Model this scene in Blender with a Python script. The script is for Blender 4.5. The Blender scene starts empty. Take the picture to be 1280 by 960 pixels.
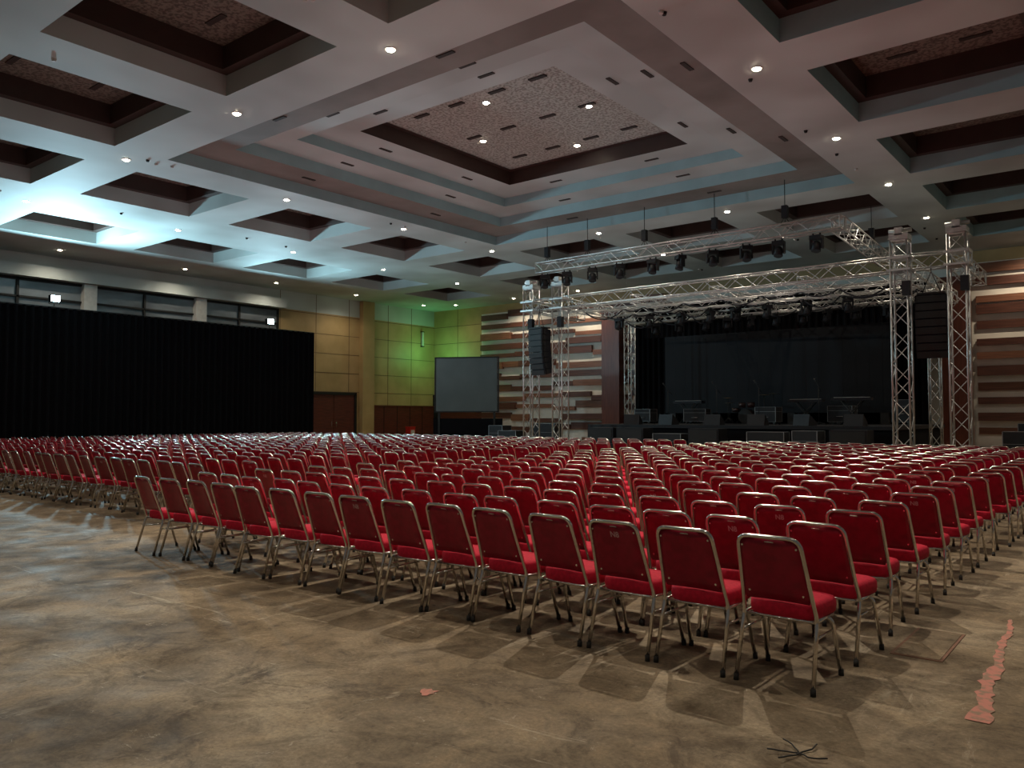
import bpy, math, random
from mathutils import Vector, Matrix
random.seed(7)
scene = bpy.context.scene
scene.view_settings.view_transform = 'Standard'
scene.view_settings.look = 'None'

# ------------------------------------------------------------------ materials
def mat(name, col, rough=0.6, metal=0.0, col2=None, scale=5.0, bump=0.0, emit=None, estr=0.0, spec=None, detail=4, ramp=(0.35,0.65), stretch=None):
    m = bpy.data.materials.new(name); m.use_nodes = True
    nt = m.node_tree; b = nt.nodes['Principled BSDF']
    b.inputs['Base Color'].default_value = (*col, 1)
    b.inputs['Roughness'].default_value = rough
    b.inputs['Metallic'].default_value = metal
    if spec is not None: b.inputs['Specular IOR Level'].default_value = spec
    if emit:
        b.inputs['Emission Color'].default_value = (*emit, 1)
        b.inputs['Emission Strength'].default_value = estr
    tc = nt.nodes.new('ShaderNodeTexCoord')
    mp = nt.nodes.new('ShaderNodeMapping')
    nt.links.new(tc.outputs['Object'], mp.inputs['Vector'])
    if stretch: mp.inputs['Scale'].default_value = stretch
    n = nt.nodes.new('ShaderNodeTexNoise'); n.inputs['Scale'].default_value = scale; n.inputs['Detail'].default_value = detail
    nt.links.new(mp.outputs[0], n.inputs['Vector'])
    r = nt.nodes.new('ShaderNodeValToRGB')
    c2 = col2 if col2 else tuple(c*0.85 for c in col)
    r.color_ramp.elements[0].position = ramp[0]; r.color_ramp.elements[0].color = (*c2, 1)
    r.color_ramp.elements[1].position = ramp[1]; r.color_ramp.elements[1].color = (*col, 1)
    nt.links.new(n.outputs['Fac'], r.inputs['Fac'])
    nt.links.new(r.outputs['Color'], b.inputs['Base Color'])
    if bump:
        bp = nt.nodes.new('ShaderNodeBump'); bp.inputs['Strength'].default_value = bump; bp.inputs['Distance'].default_value = 0.02
        nt.links.new(n.outputs['Fac'], bp.inputs['Height']); nt.links.new(bp.outputs[0], b.inputs['Normal'])
    return m

M_cream  = mat('ceiling_paint', (0.55,0.62,0.60), 0.7, scale=0.35, col2=(0.40,0.43,0.41), detail=2)
M_teal   = mat('rim_paint', (0.36,0.54,0.56), 0.6, scale=1.0)
M_ledge  = mat('ledge_paint', (0.17,0.15,0.13), 0.7, scale=0.5, col2=(0.26,0.24,0.215))
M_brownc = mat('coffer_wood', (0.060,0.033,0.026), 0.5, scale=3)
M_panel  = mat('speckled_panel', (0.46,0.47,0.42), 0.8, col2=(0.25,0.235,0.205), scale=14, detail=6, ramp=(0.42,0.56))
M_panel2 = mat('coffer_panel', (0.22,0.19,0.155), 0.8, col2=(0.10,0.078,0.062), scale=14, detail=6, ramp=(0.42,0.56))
M_slot   = mat('vent_slot', (0.04,0.028,0.022), 0.8)
M_gold   = mat('gold_wall', (0.48,0.33,0.15), 0.55, col2=(0.38,0.26,0.11), scale=0.8)
M_goldd  = mat('gold_joint', (0.16,0.10,0.05), 0.7)
M_wains  = mat('wainscot_wood', (0.13,0.03,0.018), 0.4, col2=(0.08,0.02,0.012), scale=2, stretch=(1,1,8))
M_wood   = mat('slat_wood', (0.12,0.045,0.030), 0.45, col2=(0.06,0.022,0.015), scale=3, stretch=(0.4,1,8))
M_wood2  = mat('slat_wood_light', (0.24,0.105,0.06), 0.45, col2=(0.15,0.062,0.036), scale=3, stretch=(0.4,1,8))
M_slatbk = mat('slat_back_paint', (0.90,0.86,0.78), 0.7, scale=1)
M_pillar = mat('pillar_wood', (0.17,0.05,0.03), 0.4, col2=(0.11,0.03,0.02), scale=2, stretch=(6,6,0.5))
M_black  = mat('black_cloth', (0.004,0.004,0.005), 0.95, scale=4, spec=0.1)
M_blackp = mat('black_plastic', (0.008,0.008,0.010), 0.55, scale=8, spec=0.3)
M_led    = mat('led_screen', (0.009,0.011,0.014), 0.7, scale=1, spec=0.2)
M_scrg   = mat('projection_screen', (0.085,0.10,0.10), 0.8, scale=1)
M_glass  = mat('mezzanine_glass', (0.24,0.27,0.29), 0.3, scale=0.35, col2=(0.09,0.10,0.11), stretch=(1,1,3))
M_dark   = mat('dark_frame', (0.015,0.014,0.013), 0.6, spec=.3)
M_white  = mat('white_paint', (0.6,0.58,0.54), 0.6)
M_alu    = mat('truss_aluminium', (0.66,0.65,0.62), 0.36, metal=0.7, scale=10)
M_chrome = mat('chrome', (0.78,0.75,0.71), 0.15, metal=1.0, scale=12, col2=(0.66,0.63,0.59))
M_red    = mat('red_fabric', (0.52,0.006,0.032), 0.8, col2=(0.40,0.004,0.024), scale=40, bump=0.1, spec=.3)
M_redv   = mat('red_vinyl', (0.32,0.005,0.028), 0.36, col2=(0.23,0.0035,0.020), scale=14, spec=0.35)
M_rubber = mat('rubber', (0.02,0.018,0.016), 0.7)
M_label  = mat('label_white', (0.60,0.34,0.36), 0.6)
M_case   = mat('flight_case', (0.018,0.018,0.020), 0.65, spec=.25)
M_trim   = mat('case_edge', (0.25,0.25,0.25), 0.5, metal=.6)
M_drum   = mat('drum_shell', (0.03,0.012,0.012), 0.3)
M_cymb   = mat('cymbal_bronze', (0.25,0.17,0.07), 0.35, metal=.8)
M_paint  = mat('red_floor_paint', (0.52,0.20,0.15), 0.75, col2=(0.28,0.18,0.12), scale=15, detail=9, ramp=(.40,.53))
M_lamp   = mat('lamp_warm', (1,0.9,0.7), 0.5, emit=(1.0,0.86,0.66), estr=45)
M_lampc  = mat('lamp_cool', (0.6,0.9,1), 0.5, emit=(0.55,0.88,1.0), estr=60)
M_fire   = mat('fire_red', (0.5,0.02,0.01), 0.4)

# concrete floor
def floor_mat():
    m = bpy.data.materials.new('stained_concrete'); m.use_nodes = True
    nt = m.node_tree; N = nt.nodes; L = nt.links; b = N['Principled BSDF']
    tc = N.new('ShaderNodeTexCoord')
    def noise(s, d=6, ro=0.6, st=None, dist=0, rz=.5):
        n = N.new('ShaderNodeTexNoise'); n.inputs['Scale'].default_value = s; n.inputs['Detail'].default_value = d
        n.inputs['Roughness'].default_value = ro; n.inputs['Distortion'].default_value = dist
        if st:
            mp = N.new('ShaderNodeMapping'); mp.inputs['Scale'].default_value = st; mp.inputs['Rotation'].default_value=(0,0,rz)
            L.new(tc.outputs['Object'], mp.inputs['Vector']); L.new(mp.outputs[0], n.inputs['Vector'])
        else: L.new(tc.outputs['Object'], n.inputs['Vector'])
        return n
    def ramp(n, stops):
        r = N.new('ShaderNodeValToRGB'); e = r.color_ramp.elements
        e[0].position, e[0].color = stops[0][0], (*stops[0][1],1)
        e[1].position, e[1].color = stops[-1][0], (*stops[-1][1],1)
        for p,c in stops[1:-1]:
            q = e.new(p); q.color = (*c,1)
        L.new(n.outputs['Fac'], r.inputs['Fac']); return r
    def mix(a, bb, fac, mode='MIX'):
        x = N.new('ShaderNodeMix'); x.data_type='RGBA'; x.blend_type = mode
        if isinstance(fac,float): x.inputs[0].default_value = fac
        else: L.new(fac, x.inputs[0])
        L.new(a, x.inputs[6]); 
        if isinstance(bb, tuple): x.inputs[7].default_value=(*bb,1)
        else: L.new(bb, x.inputs[7])
        return x.outputs[2]
    big = ramp(noise(0.6,6,0.6,None,0.5), [(0.34,(0.125,0.088,0.052)),(0.5,(0.235,0.175,0.112)),(0.66,(0.36,0.285,0.195))])
    med = ramp(noise(2.4,9,0.74,None,0.8), [(0.32,(0.40,0.37,0.33)),(0.52,(1,1,1)),(0.70,(1.42,1.38,1.3))])
    c = mix(big.outputs[0], med.outputs[0], 1.0, 'MULTIPLY')
    fine = ramp(noise(38,5,0.75), [(0.3,(0.62,0.62,0.62)),(0.7,(1.2,1.2,1.2))])
    c = mix(c, fine.outputs[0], 0.95, 'MULTIPLY')
    sc = ramp(noise(3.0,8,0.75,(1,0.22,1),1.2), [(0.58,(0,0,0)),(0.65,(1,1,1))])
    sp = ramp(noise(1.1,4,0.5), [(0.46,(0,0,0)),(0.58,(0.75,0.75,0.75))])
    ms = N.new('ShaderNodeMath'); ms.operation='MULTIPLY'
    L.new(sc.outputs[0], ms.inputs[0]); L.new(sp.outputs[0], ms.inputs[1])
    c = mix(c, (0.44,0.37,0.27), ms.outputs[0])
    sc2 = ramp(noise(2.2,8,0.8,(0.18,1.3,1),1.6,1.9), [(0.61,(0,0,0)),(0.66,(.6,.6,.6))])
    c = mix(c, (0.46,0.39,0.29), sc2.outputs[0])
    s2 = ramp(noise(8,6,0.8,None,1.5), [(0.63,(0,0,0)),(0.68,(0.65,0.65,0.65))])
    c = mix(c, (0.46,0.39,0.30), s2.outputs[0])
    dk = ramp(noise(1.1,9,0.78,None,1.4), [(0.54,(0,0,0)),(0.63,(0.7,0.7,0.7))])
    c = mix(c, (0.070,0.047,0.028), dk.outputs[0])
    dk2 = ramp(noise(5.5,7,0.7,None,0.6), [(0.63,(0,0,0)),(0.69,(0.75,0.75,0.75))])
    c = mix(c, (0.075,0.052,0.032), dk2.outputs[0])
    L.new(c, b.inputs['Base Color'])
    b.inputs['Specular IOR Level'].default_value=0.25
    rr = N.new('ShaderNodeMapRange'); n2 = noise(1.6,6,0.6); L.new(n2.outputs['Fac'], rr.inputs['Value'])
    rr.inputs['From Min'].default_value=0.3; rr.inputs['From Max'].default_value=0.7
    rr.inputs['To Min'].default_value=0.6; rr.inputs['To Max'].default_value=0.9
    L.new(rr.outputs[0], b.inputs['Roughness'])
    bp = N.new('ShaderNodeBump'); bp.inputs['Strength'].default_value=0.25; bp.inputs['Distance'].default_value=0.02
    n3 = noise(6,8,0.7); L.new(n3.outputs['Fac'], bp.inputs['Height']); L.new(bp.outputs[0], b.inputs['Normal'])
    return m
M_floor = floor_mat()

# ------------------------------------------------------------------ mesh builder
class B:
    def __init__(s): s.v=[]; s.f=[]; s.m=[]; s.mats=[]; s.sm=[]
    def mi(s, m):
        if m not in s.mats: s.mats.append(m)
        return s.mats.index(m)
    def poly(s, pts, m, smooth=False):
        i=len(s.v); s.v += [tuple(p) for p in pts]; s.f.append(tuple(range(i,i+len(pts)))); s.m.append(s.mi(m)); s.sm.append(smooth)
    def box(s, c, d, m, M=None):
        cx,cy,cz=c; x,y,z=d[0]/2,d[1]/2,d[2]/2
        P=[Vector((cx+a*x,cy+b*y,cz+e*z)) for a,b,e in [(-1,-1,-1),(1,-1,-1),(1,1,-1),(-1,1,-1),(-1,-1,1),(1,-1,1),(1,1,1),(-1,1,1)]]
        if M is not None: P=[M@p for p in P]
        i=len(s.v); s.v += [tuple(p) for p in P]
        for f in [(0,3,2,1),(4,5,6,7),(0,1,5,4),(1,2,6,5),(2,3,7,6),(3,0,4,7)]:
            s.f.append(tuple(i+k for k in f)); s.m.append(s.mi(m)); s.sm.append(False)
    def b2(s, lo, hi, m): s.box([(a+b)/2 for a,b in zip(lo,hi)], [abs(b-a) for a,b in zip(lo,hi)], m)
    def tube(s, pts, r, m, n=6, closed=False, cap=True, smooth=True):
        pts=[Vector(p) for p in pts]; k=len(pts); rs = r if isinstance(r,(list,tuple)) else [r]*k
        rings=[]; prev=None
        for i,p in enumerate(pts):
            if i==0: t=pts[1]-pts[0]
            elif i==k-1: t=pts[-1]-pts[-2]
            else: t=(pts[i+1]-p).normalized()+(p-pts[i-1]).normalized()
            t.normalize()
            if prev is None:
                a=Vector((0,0,1)) if abs(t.z)<0.9 else Vector((1,0,0))
                u=t.cross(a).normalized()
            else:
                u=(prev-t*prev.dot(t)).normalized()
            prev=u; w=t.cross(u)
            i0=len(s.v)
            for j in range(n):
                an=2*math.pi*j/n
                s.v.append(tuple(p+(u*math.cos(an)+w*math.sin(an))*rs[i]))
            rings.append(i0)
        mi=s.mi(m)
        for a,b in zip(rings[:-1],rings[1:]):
            for j in range(n):
                q=(j+1)%n
                s.f.append((a+j,a+q,b+q,b+j)); s.m.append(mi); s.sm.append(smooth)
        if cap:
            s.f.append(tuple(rings[0]+j for j in range(n))[::-1]); s.m.append(mi); s.sm.append(False)
            s.f.append(tuple(rings[-1]+j for j in range(n))); s.m.append(mi); s.sm.append(False)
    def obj(s, name, loc=(0,0,0), rot=(0,0,0), parent=None, link=True):
        me=bpy.data.meshes.new(name+'_mesh'); me.from_pydata(s.v,[],s.f); 
        for m in s.mats: me.materials.append(m)
        me.polygons.foreach_set('material_index', s.m); me.polygons.foreach_set('use_smooth', s.sm); me.update()
        o=bpy.data.objects.new(name, me); o.location=loc; o.rotation_euler=rot
        scene.collection.objects.link(o)
        if parent: o.parent=parent
        return o
def inst(src, name, loc, rot=(0,0,0), sc=(1,1,1), parent=None):
    o=bpy.data.objects.new(name, src.data); o.location=loc; o.rotation_euler=rot; o.scale=sc
    scene.collection.objects.link(o)
    if parent: o.parent=parent
    return o

def fillet(pts, r, n=4):
    pts=[Vector(p) for p in pts]; out=[pts[0]]
    for i in range(1,len(pts)-1):
        p=pts[i]; a=(pts[i-1]-p); b=(pts[i+1]-p); rr=min(r,a.length*0.45,b.length*0.45)
        A=p+a.normalized()*rr; C=p+b.normalized()*rr
        for k in range(n+1):
            t=k/n; out.append(A*(1-t)**2+p*2*t*(1-t)+C*t*t)
    out.append(pts[-1]); return out

# ------------------------------------------------------------------ room shell
H=8.5
XW=-37.0; YS=38.0; XR=7.0; Y0=-5.0
b=B(); b.poly([(XW-0.3,Y0,0),(XR,Y0,0),(XR,YS+0.3,0),(XW-0.3,YS+0.3,0)], M_floor); floor=b.obj('floor')

XC=[(-32.8,-29.3),(-25.8,-22.2),(-20.5,-16.8),(-15.4,-11.7),(-10.3,-6.7),(-5.2,-1.5),(0.0,3.7)]
YC=[(0.5,4.2),(5.7,9.4),(10.8,14.4),(15.9,19.5),(21.0,24.6),(26.1,29.7),(31.2,34.8)]
CX=(-20.5,-6.7); CY=(10.8,24.6)
b=B()
xs=sorted(set([XW,XR]+[v for c in XC for v in c])); ys=sorted(set([Y0,YS]+[v for c in YC for v in c]))
incen=lambda x,y: CX[0]<x<CX[1] and CY[0]<y<CY[1]
for i in range(len(xs)-1):
    for j in range(len(ys)-1):
        mx=(xs[i]+xs[i+1])/2; my=(ys[j]+ys[j+1])/2
        if incen(mx,my): continue
        if any(c[0]<mx<c[1] for c in XC) and any(c[0]<my<c[1] for c in YC): continue
        b.poly([(xs[i],ys[j],H),(xs[i],ys[j+1],H),(xs[i+1],ys[j+1],H),(xs[i+1],ys[j],H)], M_cream)
def ringv(b,x0,x1,y0,y1,z0,z1,m):
    b.poly([(x0,y0,z0),(x1,y0,z0),(x1,y0,z1),(x0,y0,z1)],m); b.poly([(x0,y1,z0),(x1,y1,z0),(x1,y1,z1),(x0,y1,z1)],m)
    b.poly([(x0,y0,z0),(x0,y1,z0),(x0,y1,z1),(x0,y0,z1)],m); b.poly([(x1,y0,z0),(x1,y1,z0),(x1,y1,z1),(x1,y0,z1)],m)
def ledge(b,x0,x1,y0,y1,w,z,m):
    b.poly([(x0,y0,z),(x1,y0,z),(x1-w,y0+w,z),(x0+w,y0+w,z)],m); b.poly([(x1,y1,z),(x0,y1,z),(x0+w,y1-w,z),(x1-w,y1-w,z)],m)
    b.poly([(x0,y1,z),(x0,y0,z),(x0+w,y0+w,z),(x0+w,y1-w,z)],m); b.poly([(x1,y0,z),(x1,y1,z),(x1-w,y1-w,z),(x1-w,y0+w,z)],m)
for cx in XC:
    for cy in YC:
        if incen(sum(cx)/2,sum(cy)/2): continue
        x0,x1=cx; y0,y1=cy; D=.45
        ringv(b,x0,x1,y0,y1,H,H+D,M_teal if cx[0]>-6 else M_cream)
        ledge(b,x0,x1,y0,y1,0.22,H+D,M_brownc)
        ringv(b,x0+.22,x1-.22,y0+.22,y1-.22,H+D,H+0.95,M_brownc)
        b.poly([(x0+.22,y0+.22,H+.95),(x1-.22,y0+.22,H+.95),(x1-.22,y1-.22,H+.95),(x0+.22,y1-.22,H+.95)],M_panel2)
        mx=(x0+x1)/2; my=(y0+y1)/2
        for (dx,dy,w,l) in [(-.7,.9,.6,.13),(.7,.9,.6,.13),(-.7,-.9,.6,.13),(.7,-.9,.6,.13)]:
            b.box((mx+dx,my+dy,H+.94),(w,l,.02),M_slot)
rc=random.Random(11)
for k in range(60):
    x=rc.choice([-27.2,-21.0,-16.4,-10.7,-6.3,-.5])+rc.uniform(-.1,.1); y=rc.uniform(2,36)
    if CX[0]<x<CX[1] and CY[0]<y<CY[1]: continue
    b.tube([(x,y,H-.05),(x,y,H)],[.035,.05],M_white if k%2 else M_dark,8)
# central stepped recess
x0,x1=CX; y0,y1=CY; z=H
steps=[(1.25,0.34),(1.15,0.34),(1.2,0.30)]
for w,dz in steps:
    ringv(b,x0,x1,y0,y1,z,z+dz,M_teal); z+=dz
    ledge(b,x0,x1,y0,y1,w,z,M_ledge if w==1.25 else M_cream)
    for t in (0.3,0.7):
        xx=x0+(x1-x0)*t; yy=y0+(y1-y0)*t
        b.box((xx,y1-w*.5,z-.01),(.45,.10,.02),M_slot); b.box((x0+w*.5,yy,z-.01),(.10,.45,.02),M_slot)
        b.box((xx,y0+w*.5,z-.01),(.45,.10,.02),M_slot); b.box((x1-w*.5,yy,z-.01),(.10,.45,.02),M_slot)
    x0+=w;x1-=w;y0+=w;y1-=w
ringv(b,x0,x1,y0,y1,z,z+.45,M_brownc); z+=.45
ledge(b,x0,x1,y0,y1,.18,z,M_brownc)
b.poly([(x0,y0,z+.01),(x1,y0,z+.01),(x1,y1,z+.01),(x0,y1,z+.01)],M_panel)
cxm=(x0+x1)/2; cym=(y0+y1)/2; ZC=z
for dx in (-2,-.7,.7,2):
    for dy in (-2.2,0,2.2):
        b.box((cxm+dx,cym+dy,z),(.5,.13,.04),M_slot)
ceiling=b.obj('ceiling')

# left wall
b=B()
b.b2((XW-0.2,Y0,0),(XW,YS,7.5),M_gold); b.b2((XW-0.2,Y0,7.5),(XW,YS,H),M_cream)
for z in (3.0,4.1,5.2,6.3,7.4): b.b2((XW-.01,25.8,z),(XW+.010,YS,z+.03),M_goldd)
for y in (26.0,28.4,30.8,33.9,35.9): b.b2((XW-.01,y,0),(XW+.010,y+.03,H),M_goldd)
wl=b.obj('wall_left')
b=B(); b.b2((XW+.012,Y0,7.45),(XW+0.6,26.0,7.95),M_cream); b.obj('trim_1')
b=B(); b.b2((XW+.012,31.6,0),(XW+.35,32.5,H-.01),M_gold); b.obj('trim_2')
b=B(); b.b2((XW+.012,32.52,0),(XW+.1,YS-.12,2.2),M_wains); b.b2((XW+.012,32.52,2.2),(XW+.14,YS-.12,2.28),M_wains)
for y in (33.5,34.6,35.7,36.8): b.b2((XW+.012,y,0),(XW+.115,y+.04,2.2),M_dark)
b.obj('trim_3')
b=B()
b.b2((XW+.012,Y0+.1,5.2),(XW+.04,25.8,7.44),M_glass)
for y in [0,2.6,5.2,7.8,10.4,13,18.4,23.4,25.75]: b.b2((XW+.04,y,5.2),(XW+.14,y+.1,7.44),M_dark)
b.b2((XW+.04,Y0+.1,6.6),(XW+.14,25.8,6.68),M_dark); b.b2((XW+.04,Y0+.1,7.34),(XW+.14,25.8,7.44),M_dark)
for y in (15.6,20.9): b.b2((XW+.04,y,5.2),(XW+.4,y+.55,7.44),M_white)
b.obj('window_1')
b=B(); W0=XW+.013
b.b2((W0,28.0,0),(XW+.12,28.15,2.95),M_dark); b.b2((W0,31.2,0),(XW+.12,31.35,2.95),M_dark); b.b2((W0,28.0,2.85),(XW+.12,31.35,3.0),M_dark)
b.b2((W0,28.15,0.01),(XW+.06,29.66,2.85),M_wains); b.b2((W0,29.70,0.01),(XW+.06,31.2,2.85),M_wains)
for y in (29.5,29.85): b.tube([(XW+.06,y,1.0),(XW+.12,y,1.0),(XW+.12,y,1.3),(XW+.06,y,1.3)],.015,M_chrome)
b.obj('door_1')
# stage wall
b=B()
b.b2((XW,YS,0),(XR,YS+.2,H),M_gold)
for z in (3.0,4.1,5.2,6.3,7.4): b.b2((XW,YS-.012,z),(-32.8,YS+.01,z+.03),M_goldd)
b.b2((-34.9,YS-.012,0),(-34.87,YS,H),M_goldd)
b.b2((XW,YS-.1,0),(-36.6,YS,3.0),M_dark)
b.b2((-36.4,YS-.1,0),(-32.8,YS,2.2),M_wains)
b.b2((-32.8,YS-.06,0),(XR,YS,8.0),M_slatbk)
b.obj('wall_stage')
def slats(name,xa,xb,ya=YS-.062,zt=7.9,pl=.5):
    b=B(); z=0.15
    while z<zt-.2:
        x=xa
        while x<xb-.05:
            L=min(random.uniform(1.2,3.6), xb-x)
            if xb-(x+L)<0.7: L=xb-x
            h=random.choice([.22,.28,.34,.40]); dz=random.choice([-.12,-.05,.03,.10]); dep=random.choice([.08,.16,.24])
            b.b2((x,ya-dep,z+dz),(x+L-.02,ya,z+dz+h),M_wood2 if random.random()<pl else M_wood); x+=L
        z+=.62
    return b.obj(name)
slats('wood_slat_wall_panel',-32.7,-20.0,pl=.2); slats('wood_slat_wall_panel',-5.6,XR-.05,pl=.6)
for x in (-22.9,-6.3):
    b=B(); b.b2((-.55,-.5,0),(.55,.0,7.2),M_pillar); b.b2((-.62,-.56,0),(.62,.0,.25),M_dark); b.b2((-.62,-.56,7.2),(.62,0,7.4),M_pillar)
    b.obj('wood_clad_pillar',(x,YS-.35,0))
def curtain(name,p0,p1,z0,z1,amp=.09,pitch=.3,poles=True):
    b=B(); p0=Vector(p0);p1=Vector(p1); L=(p1-p0).length; t=(p1-p0)/L; nrm=Vector((-t.y,t.x,0)); n=int(L/pitch*8); 
    row=[]
    for i in range(n+1):
        s=i/n*L; a=amp*math.sin(2*math.pi*s/pitch+.9*math.sin(s*1.3)); row.append(p0+t*s+nrm*a)
    i0=len(b.v)
    for q in row: b.v.append((q.x,q.y,z0))
    for q in row: b.v.append((q.x,q.y,z1))
    m=b.mi(M_black); k=len(row)
    for i in range(k-1): b.f.append((i,i+1,k+i+1,k+i)); b.m.append(m); b.sm.append(True)
    b.tube([(p0.x,p0.y,z1),(p1.x,p1.y,z1)],.04,M_dark)
    s=0
    while poles and s<=L+.01:
        q=p0+t*s+nrm*.24; b.tube([(q.x,q.y,0),(q.x,q.y,z1)],.03,M_dark); b.box((q.x,q.y,.02),(.5,.5,.02),M_dark); s+=L/max(1,round(L/4))
    return b.obj(name)
curtain('black_drape_partition',(-33,-3,0),(-33,25.2,0),0.02,5.8)
curtain('stage_backdrop_curtain',(-19.9,34.6,0),(-6.8,34.6,0),0.02,6.9)
curtain('stage_border_curtain',(-17.3,30.9,0),(-6.1,30.9,0),5.0,5.62,.04,.25,False)

for y in (12.9,22.5):
    b=B(); b.box((0,0,0),(.22,.34,.26),M_blackp); b.box((.12,0,0),(.02,.30,.22),M_lampc)
    b.tube([(0,-.19,0),(0,-.19,-.2),(0,.19,-.2),(0,.19,0)],.015,M_dark); b.tube([(0,0,-.2),(0,0,-.28)],.02,M_dark)
    b.obj('flood_lamp',(-32.85,y,6.12))

# ------------------------------------------------------------------ chairs
def chair_mesh(label=None):
    b=B(); w=.225
    side=lambda s:[(s*(w+.01),-.25,.012),(s*w,-.135,.41),(s*(w-.01),-.165,.50)]
    path=side(-1)+[(-.188,-.31,.90)]+[(.188,-.31,.90)]+side(1)[::-1]
    b.tube(fillet(path,.07,5),.0135,M_chrome,8)
    path=[(-w-.01,.25,.012),(-w+.005,.13,.385),(w-.005,.13,.385),(w+.01,.25,.012)]
    b.tube(fillet(path,.06,5),.0135,M_chrome,8)
    for s in (-1,1):
        b.tube([(s*(w-.005),-.15,.40),(s*(w-.01),.17,.395)],.011,M_chrome,8)
        b.tube([(s*(w-.004),-.17,.30),(s*(w-.006),.15,.30)],.008,M_chrome,6)
        for y in (-.25,.25): b.tube([(s*(w+.01),y,0),(s*(w+.009),y*.985,.04)],.017,M_rubber,8)
    b.tube([(-w,-.135,.395),(w,-.135,.395)],.010,M_chrome,6)
    n=28; rings=[(.396,.93),(.408,.99),(.44,1.01),(.475,1.0),(.492,.95),(.502,.82),(.508,.5)]
    idx=[]
    for z,sc in rings:
        i0=len(b.v)
        for j in range(n):
            a=2*math.pi*j/n; c=math.cos(a); sn=math.sin(a); e=.42
            x=math.copysign(abs(c)**e,c)*.222*sc; y=math.copysign(abs(sn)**e,sn)*.215*sc
            x*= (1+.05*y/.215); b.v.append((x,y+.07,z))
        idx.append(i0)
    m=b.mi(M_red)
    for A,C in zip(idx[:-1],idx[1:]):
        for j in range(n): b.f.append((A+j,A+(j+1)%n,C+(j+1)%n,C+j)); b.m.append(m); b.sm.append(True)
    b.f.append(tuple(idx[-1]+j for j in range(n))); b.m.append(m); b.sm.append(True)
    b.f.append(tuple(idx[0]+j for j in range(n))[::-1]); b.m.append(b.mi(M_blackp)); b.sm.append(False)
    def P(x,z,off):
        k=(z-.50)/(.90-.50); y=-.165-.147*k+.022*math.cos(x/.22*math.pi/2)
        return (x,y+off,z)
    nx=10; nz=8; grid={}
    for face,off in ((0,-.014),(1,.020)):
        for i in range(nx+1):
            for j in range(nz+1):
                v=j/nz; z=.50+(.888-.50)*v; hw=.208-.028*v
                if v>.85: hw-= (v-.85)**2*1.1
                if v<.1: hw-=(.1-v)**2*1.5
                u=(i/nx*2-1); edge=min(1,(1-abs(u))*6)*min(1,v*8+.0,(1-v)*8)
                o=off*(0.45+.55*math.sqrt(max(0,min(1,edge))))
                grid[face,i,j]=len(b.v); b.v.append(P(u*hw,z,o))
    mb=b.mi(M_redv); mf=b.mi(M_red)
    for i in range(nx):
        for j in range(nz):
            b.f.append((grid[0,i,j],grid[0,i+1,j],grid[0,i+1,j+1],grid[0,i,j+1])); b.m.append(mb); b.sm.append(True)
            b.f.append((grid[1,i,j],grid[1,i,j+1],grid[1,i+1,j+1],grid[1,i+1,j])); b.m.append(mf); b.sm.append(True)
    for i in range(nx):
        b.f.append((grid[0,i,0],grid[1,i,0],grid[1,i+1,0],grid[0,i+1,0])); b.m.append(mb); b.sm.append(True)
        b.f.append((grid[0,i,nz],grid[0,i+1,nz],grid[1,i+1,nz],grid[1,i,nz])); b.m.append(mb); b.sm.append(True)
    for j in range(nz):
        b.f.append((grid[0,0,j],grid[0,0,j+1],grid[1,0,j+1],grid[1,0,j])); b.m.append(mb); b.sm.append(True)
        b.f.append((grid[0,nx,j],grid[1,nx,j],grid[1,nx,j+1],grid[0,nx,j+1])); b.m.append(mb); b.sm.append(True)
    for s in (-1,1): 
        for zz in (.55,.84):
            p=P(s*.165,zz,-.012); b.tube([p,(p[0],p[1]-.006,p[2])],.007,M_chrome,6)
    p=P(0,.866,-.012)
    b.tube([(-.03,p[1]-.004,p[2]),(-.02,p[1]-.012,p[2]+.004),(.02,p[1]-.012,p[2]+.004),(.03,p[1]-.004,p[2])],.004,M_chrome,6)
    if label:
        cu=bpy.data.curves.new('t','FONT'); cu.body=label; cu.size=.055; cu.align_x='CENTER'; cu.space_line=.75; cu.offset=.001
        to=bpy.data.objects.new('t',cu); scene.collection.objects.link(to); bpy.context.view_layer.update()
        me=bpy.data.meshes.new_from_object(to.evaluated_get(bpy.context.evaluated_depsgraph_get()))
        ml=b.mi(M_label); i0=len(b.v)
        for v in me.vertices:
            zz=.795+v.co.y; q=P(v.co.x,zz,-.0185); b.v.append(q)
        for f in me.polygons: b.f.append(tuple(i0+k for k in f.vertices)); b.m.append(ml); b.sm.append(False)
        bpy.data.objects.remove(to)
    return b
c_plain=chair_mesh().obj('banquet_chair',(-1.80,5.0,0),(0,0,-.02))
SP=.538
rr=random.Random(3)
c_lab=chair_mesh('N8').obj('banquet_chair',(-1.80-2*SP,5.0,0),(0,0,-.03))
for i in range(1,15):
    if i==2: continue
    inst(c_lab if i in (7,) else c_plain,'banquet_chair',(-1.80-i*SP+rr.uniform(-.03,.03),5.0+rr.uniform(-.04,.04),0),(0,0,rr.uniform(-.07,.07)))
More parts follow.
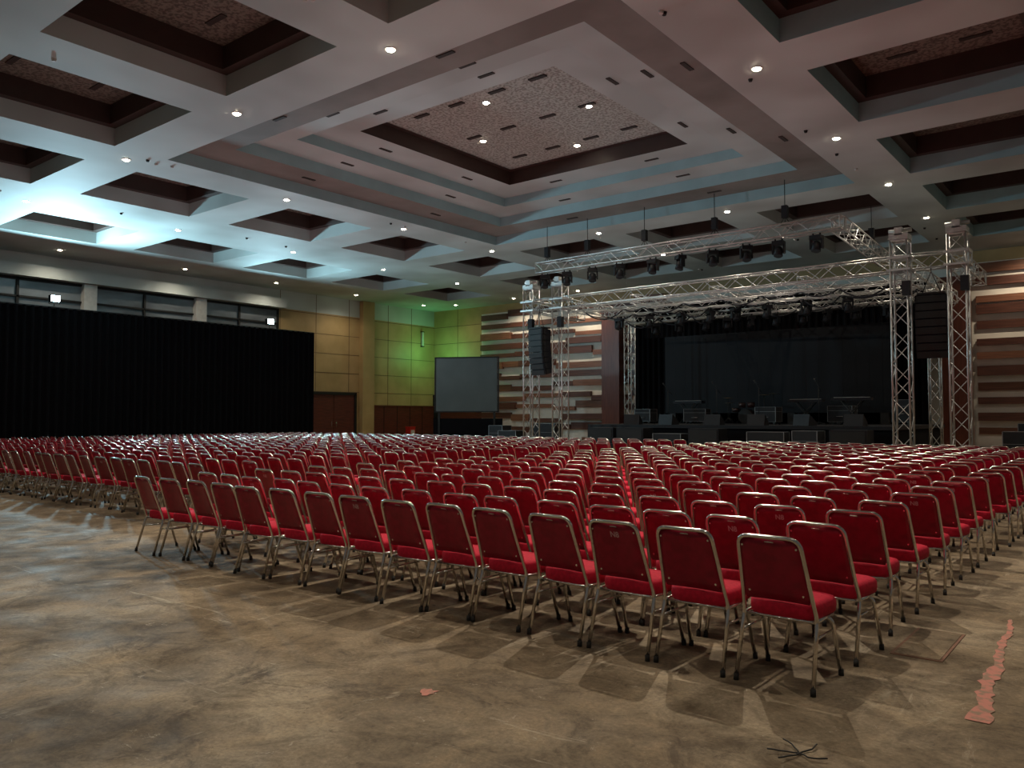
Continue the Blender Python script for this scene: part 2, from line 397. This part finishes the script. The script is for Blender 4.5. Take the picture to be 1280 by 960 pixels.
def scatter(name,src,pts):
    me=bpy.data.meshes.new(name+'_points'); me.from_pydata(pts,[],[]); o=bpy.data.objects.new(name,me); scene.collection.objects.link(o)
    g=bpy.data.node_groups.new(name+'_nodes','GeometryNodeTree')
    g.interface.new_socket('Geometry',in_out='INPUT',socket_type='NodeSocketGeometry'); g.interface.new_socket('Geometry',in_out='OUTPUT',socket_type='NodeSocketGeometry')
    gi=g.nodes.new('NodeGroupInput'); go=g.nodes.new('NodeGroupOutput'); oi=g.nodes.new('GeometryNodeObjectInfo'); ip=g.nodes.new('GeometryNodeInstanceOnPoints'); rv=g.nodes.new('FunctionNodeRandomValue')
    rv.data_type='FLOAT_VECTOR'; rv.inputs[0].default_value=(0,0,-.07); rv.inputs[1].default_value=(0,0,.07)
    oi.transform_space='ORIGINAL'; oi.inputs['Object'].default_value=src; oi.inputs['As Instance'].default_value=True
    g.links.new(gi.outputs[0],ip.inputs['Points']); g.links.new(oi.outputs['Geometry'],ip.inputs['Instance']); g.links.new(rv.outputs[0],ip.inputs['Rotation']); g.links.new(ip.outputs[0],go.inputs[0])
    md=o.modifiers.new('instances','NODES'); md.node_group=g
    return o
PA=[];PL=[]
RP=.87
for r in range(1,21):
    y=5.0+(.76 if r==1 else .76+(r-1)*RP)
    for i in range(0,15):
        (PL if rr.random()<.14 or (r<3 and i in(1,)) else PA).append((-1.80-i*SP+rr.uniform(-.03,.03)+(.015*r if i==0 else 0),y+rr.uniform(-.04,.04),0))
for r in range(0,19):
    y=6.75+r*RP
    for i in range(0,37):
        x=-11.2-i*SP
        (PL if rr.random()<.14 else PA).append((x+rr.uniform(-.03,.03),y+rr.uniform(-.04,.04),0))
scatter('banquet_chair_rows',c_plain,PA); scatter('banquet_chair_rows',c_lab,PL)

# ------------------------------------------------------------------ trusses
def truss(b,p0,p1,s=.40,r=.025,seg=.5,rd=.012):
    p0=Vector(p0);p1=Vector(p1); L=(p1-p0).length; t=(p1-p0)/L
    a=Vector((0,0,1)) if abs(t.z)<.9 else Vector((1,0,0))
    u=t.cross(a).normalized(); w=t.cross(u).normalized(); h=s/2
    C=[u*h+w*h,-u*h+w*h,-u*h-w*h,u*h-w*h]
    for c in C: b.tube([p0+c,p1+c],r,M_alu,6)
    n=max(1,round(L/seg)); d=L/n
    for k in range(4):
        A=C[k];D=C[(k+1)%4]
        for i in range(n):
            q0=p0+t*d*i; q1=p0+t*d*(i+1)
            if i%2==0: b.tube([q0+A,q1+D],rd,M_alu,4,cap=False)
            else: b.tube([q0+D,q1+A],rd,M_alu,4,cap=False)
        for q in (p0,p1): b.tube([q+A,q+D],r*.8,M_alu,4,cap=False)
TW=[(-19.1,25.1),(-17.7,25.1),(-5.5,24.6),(-4.05,24.6)]
for x,y in TW:
    b=B(); truss(b,(0,0,.1),(0,0,6.6),.44,.028)
    b.box((0,0,.05),(.9,.9,.1),M_dark); b.box((0,0,6.7),(.5,.5,.16),M_alu); b.box((.0,0,6.85),(.2,.5,.22),M_alu)
    b.tube([(-.3,0,6.9),(.3,0,6.9)],.06,M_alu,8)
    b.box((0,0,6.1),(.62,.62,.06),M_alu); b.box((0,0,5.75),(.62,.62,.06),M_alu)
    b.box((.2,-.28,5.2),(.2,.18,.4),M_case)
    for s in (-1,1): 
        b.tube([(s*.2,s*.2,.12),(s*.9,s*.9,.02)],.025,M_alu,6); b.tube([(s*.2,-s*.2,.12),(s*.9,-s*.9,.02)],.025,M_alu,6)
    b.obj('truss_tower',(x,y,0))
for x,y in [(-17.8,30.5),(-5.7,30.0)]:
    b=B(); truss(b,(0,0,.1),(0,0,5.9),.34,.022); b.box((0,0,.05),(.7,.7,.1),M_dark); b.obj('truss_tower',(x,y,0))
b=B()
truss(b,(-19.4,25.35,6.0),(-3.8,24.9,6.0),.42,.026)
truss(b,(-18.0,30.5,5.85),(-5.4,30.2,5.85),.42,.026)
truss(b,(-17.9,32.6,5.95),(-5.6,32.4,5.95),.38,.024)
truss(b,(-17.7,25.4,5.95),(-17.8,32.6,5.9),.4,.024)
truss(b,(-5.5,24.9,5.95),(-5.6,32.5,5.9),.4,.024)
truss(b,(-19.1,25.4,5.95),(-19.1,28.6,5.9),.4,.024)
truss(b,(-4.15,24.9,5.95),(-4.15,28.6,5.9),.4,.024)
for y in (26.7,28.3): truss(b,(-17.6,y,5.9),(-5.7,y,5.9),.34,.022)
for x in (-14.7,-11.6,-8.6): truss(b,(x,25.5,5.9),(x,32.3,5.9),.3,.02)
rc=random.Random(2)
for y,xa,xb in ((26.7,-17.5,-5.8),(28.3,-17.5,-5.8),(30.35,-17.8,-5.6)):
    x=xa
    while x<xb-.3:
        L=min(rc.uniform(.8,1.8),xb-x); sg=rc.uniform(.1,.35)
        b.tube([(x+L*t/6,y-.15,5.72-sg*4*(t/6)*(1-t/6)) for t in range(7)],.028,M_blackp,5); x+=L
roof=b.obj('stage_roof_truss')
b=B()
truss(b,(-17.4,23.3,7.0),(-6.6,22.9,7.0),.36,.024,.4)
truss(b,(-6.75,23.1,7.0),(-7.1,29.6,7.0),.36,.024,.4)
for x,y in [(-17,23.3),(-15.2,23.2),(-12.9,23.1),(-10.4,23.0),(-8.2,22.95),(-7.0,27.5)]:
    b.tube([(x,y,7.2),(x,y,8.49)],.012,M_dark,5); b.box((x,y,7.55),(.16,.16,.36),M_case); b.tube([(x-.15,y,7.2),(x,y,7.4),(x+.15,y,7.2)],.012,M_dark,5)
hang=b.obj('hanging_lighting_truss')

def mh():
    b=B(); b.box((0,0,-.06),(.32,.28,.12),M_blackp)
    for s in (-1,1): b.box((s*.16,0,-.24),(.045,.14,.28),M_blackp)
    b.tube([(0,0,-.18),(0,-.01,-.22),(0,-.06,-.45)],[.08,.115,.13],M_blackp,14); b.tube([(0,-.06,-.45),(0,-.062,-.455)],[.105,.105],M_dark,14)
    b.tube([(-.16,0,-.30),(.16,0,-.30)],.03,M_blackp,8)
    for s in (-1,1): b.tube([(s*.1,0,0),(s*.1,0,.07)],.025,M_dark,6)
    return b
m0=None
tx=[-17.1,-16.1,-15.0,-13.9,-12.6,-11.6,-10.5,-9.4,-8.4,-7.3]
for i,x in enumerate(tx):
    y=23.3+(x+17.4)/10.8*(-.4)
    if m0 is None: m0=mh().obj('moving_head_light',(x,y,6.72),(0,0,.5))
    else: inst(m0,'moving_head_light',(x,y,6.72),(0,0,random.uniform(-.8,.8)))
for y,zz,xs_ in ((28.3,5.62,[-17,-15.6,-14.2,-13,-12,-10.8,-9.4,-8]),(30.3,5.54,[-16.4,-15.3,-14.1,-13.2,-12.2,-11.2,-10.2,-9.3,-8.3,-7.2])):
    for x in xs_: inst(m0,'moving_head_light',(x,y+.0,zz),(0,0,random.uniform(-1,1)))

def array(name,x,y,ztop,n=8,rz=0.):
    b=B(); z=0; yy=0; ang=-.04
    b.box((0,0,.05),(.7,.5,.06),M_dark)
    for k in range(n):
        Mx=Matrix.Translation((0,yy,z-.11))@Matrix.Rotation(ang,4,'X')
        b.box((0,0,0),(.78,.46,.205),M_blackp,Mx); b.box((0,-.235,0),(.72,.02,.17),M_dark,Mx)
        for s in (-1,1): b.box((s*.40,-.1,0),(.02,.1,.19),M_dark,Mx)
        z-=.215*math.cos(ang); yy+= .215*math.sin(ang); ang+=.045
    for s in (-1,1): b.tube([(s*.25,0,.05),(0,0,.7)],.012,M_dark,5)
    b.tube([(0,0,.7),(0,0,5.95-ztop)],.012,M_dark,5)
    b.obj(name,(x,y,ztop),(0,0,rz))
array('line_array_speaker',-18.4,24.7,4.95,rz=-.2); array('line_array_speaker',-4.78,24.9,5.0,rz=.1)

# ------------------------------------------------------------------ stage
b=B(); b.b2((-17.3,26.4,1.18),(-6.2,34.2,1.3),M_blackp); b.b2((-17.25,26.45,0),(-6.25,34.1,1.18),M_black)
stage=b.obj('stage_platform')
b=B(); b.b2((-17.4,33.0,1.75),(-7.6,33.2,5.5),M_led)
for i in range(1,20): b.b2((-17.4+i*.49,32.995,1.75),(-17.4+i*.49+.008,33.0,5.5),M_blackp)
for k in range(6): b.b2((-17.2+k*1.8,33.2,1.301),(-17.1+k*1.8,33.5,5.3),M_dark); b.b2((-17.2+k*1.8,33.0,1.301),(-16.9+k*1.8,33.2,1.76),M_dark)
b.obj('led_video_screen')
b=B(); b.b2((-1.55,0,1.85),(1.55,.06,4.5),M_scrg); b.b2((-1.6,-.01,1.8),(1.6,.08,1.86),M_dark); b.b2((-1.6,-.01,4.48),(1.6,.08,4.54),M_dark)
for s in (-1,1): b.b2((s*1.6-.03,-.01,1.8),(s*1.6+.03,.08,4.54),M_dark); b.b2((s*1.4-.05,.0,0),(s*1.4+.05,.1,1.85),M_dark); b.b2((s*1.4-.06,-.6,0),(s*1.4+.06,.7,.06),M_dark)
b.b2((-1.7,.03,0.0),(1.8,.1,1.5),M_black)
b.obj('side_projection_screen',(-26.4,29.4,0),(0,0,math.radians(28)))

def case(name,x,y,z,w,d,h,rz=0):
    b=B(); b.box((0,0,h/2+.1),(w,d,h),M_case)
    for sx in(-1,1):
        for sy in(-1,1):
            b.box((sx*w/2,sy*d/2,h/2+.1),(.02,.02,h),M_trim); b.tube([(sx*w*.4,sy*d*.4-.03,.05),(sx*w*.4,sy*d*.4+.03,.05)],.05,M_rubber,8)
    for zz in (.1,h+.1,h*.7+.1):
        for s in(-1,1): b.box((0,s*d/2,zz),(w,.010,.010),M_trim); b.box((s*w/2,0,zz),(.010,d,.010),M_trim)
    b.tube([(-.12,-d/2-.02,h*.5),(.12,-d/2-.02,h*.5)],.012,M_trim,6)
    return b.obj(name,(x,y,z),(0,0,rz))
for (x,y,z,w,d,h) in [(-2.6,25.2,0,1.1,.6,1.1),(-1.4,25.9,0,.7,.6,.9),(-2.4,27.2,0,1.2,.7,1.3),(-9.8,25.6,0,1.2,.6,1.0),(-8.5,25.6,0,.8,.6,1.05),(-13.3,25.6,0,1.1,.6,.9),(-19.9,27.2,0,1.1,.6,1.2),(-21.3,26.6,0,1.0,.6,.9),(-22.6,27.4,0,.8,.6,1.1),(-1.2,28,0,1.1,.7,1.2),(-7.0,31.3,1.301,.6,.5,.8),(-16.3,29.2,1.301,.7,.6,.5),(-14.3,29.8,1.301,.9,.6,.5),(-11.3,29.6,1.301,.8,.6,.55),(-9.2,31.6,1.301,.9,.6,.6)]:
    case('flight_case',x,y,z,w,d,h,random.uniform(-.1,.1))
def wedge(x,y,z,rz):
    b=B(); P=[(-.3,-.25,0),(.3,-.25,0),(.3,.2,0),(-.3,.2,0),(-.3,-.18,.38),(.3,-.18,.38),(.3,.2,.12),(-.3,.2,.12)]
    for f in [(0,3,2,1),(4,5,6,7),(0,1,5,4),(1,2,6,5),(2,3,7,6),(3,0,4,7)]: b.poly([P[k] for k in f],M_blackp)
    b.poly([(-.26,-.14,.372),(.26,-.14,.372),(.26,.18,.142),(-.26,.18,.142)],M_dark)
    return b.obj('stage_monitor_wedge',(x,y,z),(0,0,rz))
for x in (-15.5,-14,-12.2,-10.6,-9,-7.4): wedge(x,26.8,1.301,random.uniform(-.3,.3))
b=B()
def drum(c,r,h,m,ax='z'):
    c=Vector(c); d={'z':Vector((0,0,h/2)),'y':Vector((0,h/2,0))}[ax]
    b.tube([c-d,c+d],r,m,18); b.tube([c+d*.96,c+d*1.02],r*1.04,M_dark,18); b.tube([c-d*1.02,c-d*.96],r*1.04,M_dark,18)
drum((0,0,.30),.28,.42,M_drum,'y'); drum((-.55,.25,.55),.18,.16,M_drum); drum((.6,.3,.38),.2,.4,M_drum); drum((-.18,-.05,.75),.14,.2,M_drum); drum((.2,-.05,.75),.15,.22,M_drum)
for x,y,z in [(-.8,0,1.05),(.75,-.1,1.15),(-.9,.4,.85),(.95,.4,1.2)]:
    b.tube([(x,y,0.02),(x,y,z)],.012,M_dark,6); b.tube([(x,y,z-.005),(x,y,z+.012)],[.22,.03],M_cymb,18)
    for a in (0,2.1,4.2): b.tube([(x,y,.25),(x+.22*math.cos(a),y+.22*math.sin(a),0.01)],.008,M_dark,5)
for s in(-.4,.8): 
    for a in (0,2.1,4.2): b.tube([(s,.28,.25),(s+.2*math.cos(a),.28+.2*math.sin(a),0.01)],.008,M_dark,5)
b.obj('drum_kit',(-12.8,31.2,1.31))
for x,y in [(-15.2,30.9),(-10.3,30.8),(-8,28.6)]:
    b=B(); b.box((0,0,.9),(1.3,.35,.1),M_blackp); b.box((0,-.05,.955),(1.15,.14,.012),M_white)
    for s in(-1,1): b.tube([(-.35,s*.15,0.02),(.35,s*.15,.85)],.018,M_dark,6); b.tube([(.35,s*.15,0.02),(-.35,s*.15,.85)],.018,M_dark,6)
    b.obj('stage_keyboard',(x,y,1.3))
for x in (-14.6,-12.6,-11,-8.9):
    b=B(); b.tube([(0,0,.01),(0,0,1.3)],.010,M_dark,6); b.tube([(0,.3,1.15),(0,-.3,1.5)],.009,M_dark,6); b.tube([(0,-.3,1.5),(0,-.42,1.56)],[.015,.028],M_dark,8)
    for a in (0,2.1,4.2): b.tube([(0,0,.1),(.28*math.cos(a),.28*math.sin(a),.012)],.01,M_dark,5)
    b.obj('microphone_stand',(x,27.9,1.31))
for x,y in [(-16.0,25.6),(-14.75,25.6),(-11.9,25.6),(-7.2,25.6)]:
    b=B(); b.box((0,0,.3),(1.1,.75,.58),M_blackp); b.box((0,-.38,.3),(1.0,.02,.48),M_dark); b.box((0,0,.89),(1.1,.75,.58),M_blackp); b.box((0,-.38,.89),(1.0,.02,.48),M_dark)
    for s in(-1,1): b.box((s*.56,0,.35),(.02,.2,.06),M_trim)
    b.obj('subwoofer_speaker',(x,y,0.01))
b=B(); b.box((0,0,.45),(.4,.45,.9),M_fire); b.box((.21,0,.6),(.02,.3,.3),M_white); b.box((0,0,.93),(.44,.49,.06),M_fire); b.obj('red_bin',(-36.1,35.0,0))
b=B(); b.box((0,0,0),(.12,.12,.9),M_white); b.box((.0,0,.47),(.18,.18,.05),M_dark); b.box((0,0,-.47),(.18,.18,.05),M_dark); b.obj('wall_sconce',(XW+.12,36.8,6.6))

# ------------------------------------------------------------------ floor details
b=B(); rp=random.Random(5)
L=[];R=[]
for i in range(46):
    t=i/45; y=4.90+t*2.6; x=-.77-.14*t+.012*math.sin(t*17)+rp.uniform(-.008,.008); w=(.040*(1-t)+.012)*rp.uniform(.6,1.3)
    L.append((x-w,y,.004)); R.append((x+w,y,.004))
for i in range(45): b.poly([L[i],R[i],R[i+1],L[i+1]],M_paint)
b.obj('red_paint_streak')
b=B(); pts=[(-3.36+.07*rp.uniform(.5,1.2)*math.cos(a),3.41+.06*rp.uniform(.5,1.2)*math.sin(a),.004) for a in [k*.4488 for k in range(14)]]; b.poly(pts,M_paint); b.obj('red_paint_spot')
M_rust=mat('rusty_frame',(0.20,0.09,0.05),0.6,scale=12)
b=B(); b.b2((-.16,-.42,0.0),(.16,.42,.005),M_rust); b.b2((-.14,-.40,.005),(.14,.40,.008),M_floor); b.obj('floor_trap_cover',(-1.28,6.35,0),(0,0,0))
b=B()
for k in range(5):
    a=k*1.3; p=Vector((0,0,.008)); pts=[p]
    for j in range(5): a+=rp.uniform(-.6,.6); p=p+Vector((math.cos(a)*.03,math.sin(a)*.03,rp.uniform(-.001,.004))); p.z=max(.006,p.z); pts.append(p)
    b.tube(pts,.004,M_rubber,5)
b.obj('cable_scrap',(-1.36,3.9,0))

# ------------------------------------------------------------------ lights
WC=(1,.89,.72)
def spot(x,y,z,e,ang=130,col=WC,blend=.9,r=.05,tgt=None):
    l=bpy.data.lights.new('downlight_lamp','SPOT'); l.energy=e; l.spot_size=math.radians(ang); l.spot_blend=blend; l.color=col; l.shadow_soft_size=r
    o=bpy.data.objects.new('downlight_lamp',l); o.location=(x,y,z)
    if tgt: o.rotation_euler=(Vector(tgt)-Vector((x,y,z))).to_track_quat('-Z','Y').to_euler()
    scene.collection.objects.link(o); return o
fx=B()
def fixture(x,y,z,r=.085,m=M_lamp):
    fx.tube([(x,y,z-.012),(x,y,z+.0)],r*1.35,M_white,14); fx.tube([(x,y,z-.03),(x,y,z-.012)],[r*.8,r],m,14)
LX=[-28.0,-21.35,-16.1,-11.0,-5.95,-.75]; LY=[4.95,10.1,15.2,20.3,25.35,30.45]
for x in LX:
    for y in LY:
        if CX[0]<x<CX[1] and CY[0]<y<CY[1]: continue
        e=330
        if y<6: e=170
        if y>24: e=190
        if (x,y)==(-5.95,10.1): e=1900
        if (x,y)==(-11.0,10.1): e=500
        if (x,y)==(-5.95,4.95): e=600
        if x<-25: e=300
        fixture(x,y,H); spot(x,y,H-.06,e)
for x in (-11.0,-5.95,-.75):
    fixture(x,-.9,H); spot(x,-.9,H-.06,250)
for x,y in [(-13.6,15.9),(-11.6,17.8),(-15.6,18.1),(-13.6,20.2)]:
    fixture(x,y,ZC); spot(x,y,ZC-.06,480)
for y in (14,19.5,24.5,29.8,35.2):
    fixture(-35.2,y,H); spot(-35.2,y,H-.06,210 if y<34 else 40,150)
for x in (-33.6,-29,-24.5,-3.5,.5,4.5):
    fixture(x,36.4,H); spot(x,36.4,H-.06,420 if x>-33 else 50,150,(1,.83,.60))
fx.obj('recessed_downlights')
def area(name,loc,size,e,col,tgt):
    l=bpy.data.lights.new(name,'AREA'); l.shape='RECTANGLE'; l.size=size[0]; l.size_y=size[1]; l.energy=e; l.color=col
    o=bpy.data.objects.new(name,l); o.location=loc; o.rotation_euler=(Vector(tgt)-Vector(loc)).to_track_quat('-Z','Y').to_euler(); scene.collection.objects.link(o); return o
area('cool_flood_light',(-32.6,12.9,6.1),(.4,.6),1150,(.50,.85,1.0),(-26,13.2,8.5))
area('cool_flood_light',(-32.6,22.5,6.1),(.4,.6),300,(.50,.85,1.0),(-27,22.6,8.5))
area('ceiling_fill_light',(-17,18,2.6),(22,20),300,(.84,.97,1.0),(-17,18.001,8))  # added fill with no visible fixture, brightens the ceiling from above the chairs
p=bpy.data.lights.new('green_wall_light','POINT'); p.energy=75; p.color=(.16,1.0,.34); p.shadow_soft_size=.15
o=bpy.data.objects.new('green_wall_light',p); o.location=(-35.4,36.4,5.6); scene.collection.objects.link(o)
for x,y in [(-18.4,26.0),(-14.5,25.9),(-9.5,25.9),(-4.9,26.0)]:
    spot(x,y,7.9,70,150,(1,.92,.80))

w=bpy.data.worlds.new('dim_hall'); scene.world=w; w.use_nodes=True
w.node_tree.nodes['Background'].inputs[0].default_value=(1.0,.95,.88,1); w.node_tree.nodes['Background'].inputs[1].default_value=.075

# ------------------------------------------------------------------ camera
cam=bpy.data.cameras.new('camera'); cam.sensor_width=36; cam.lens=28.125; cam.clip_end=200
co=bpy.data.objects.new('camera',cam); co.location=(0,0,1.62); co.rotation_euler=(math.radians(92.29),0,math.radians(38.66))
scene.collection.objects.link(co); scene.camera=co
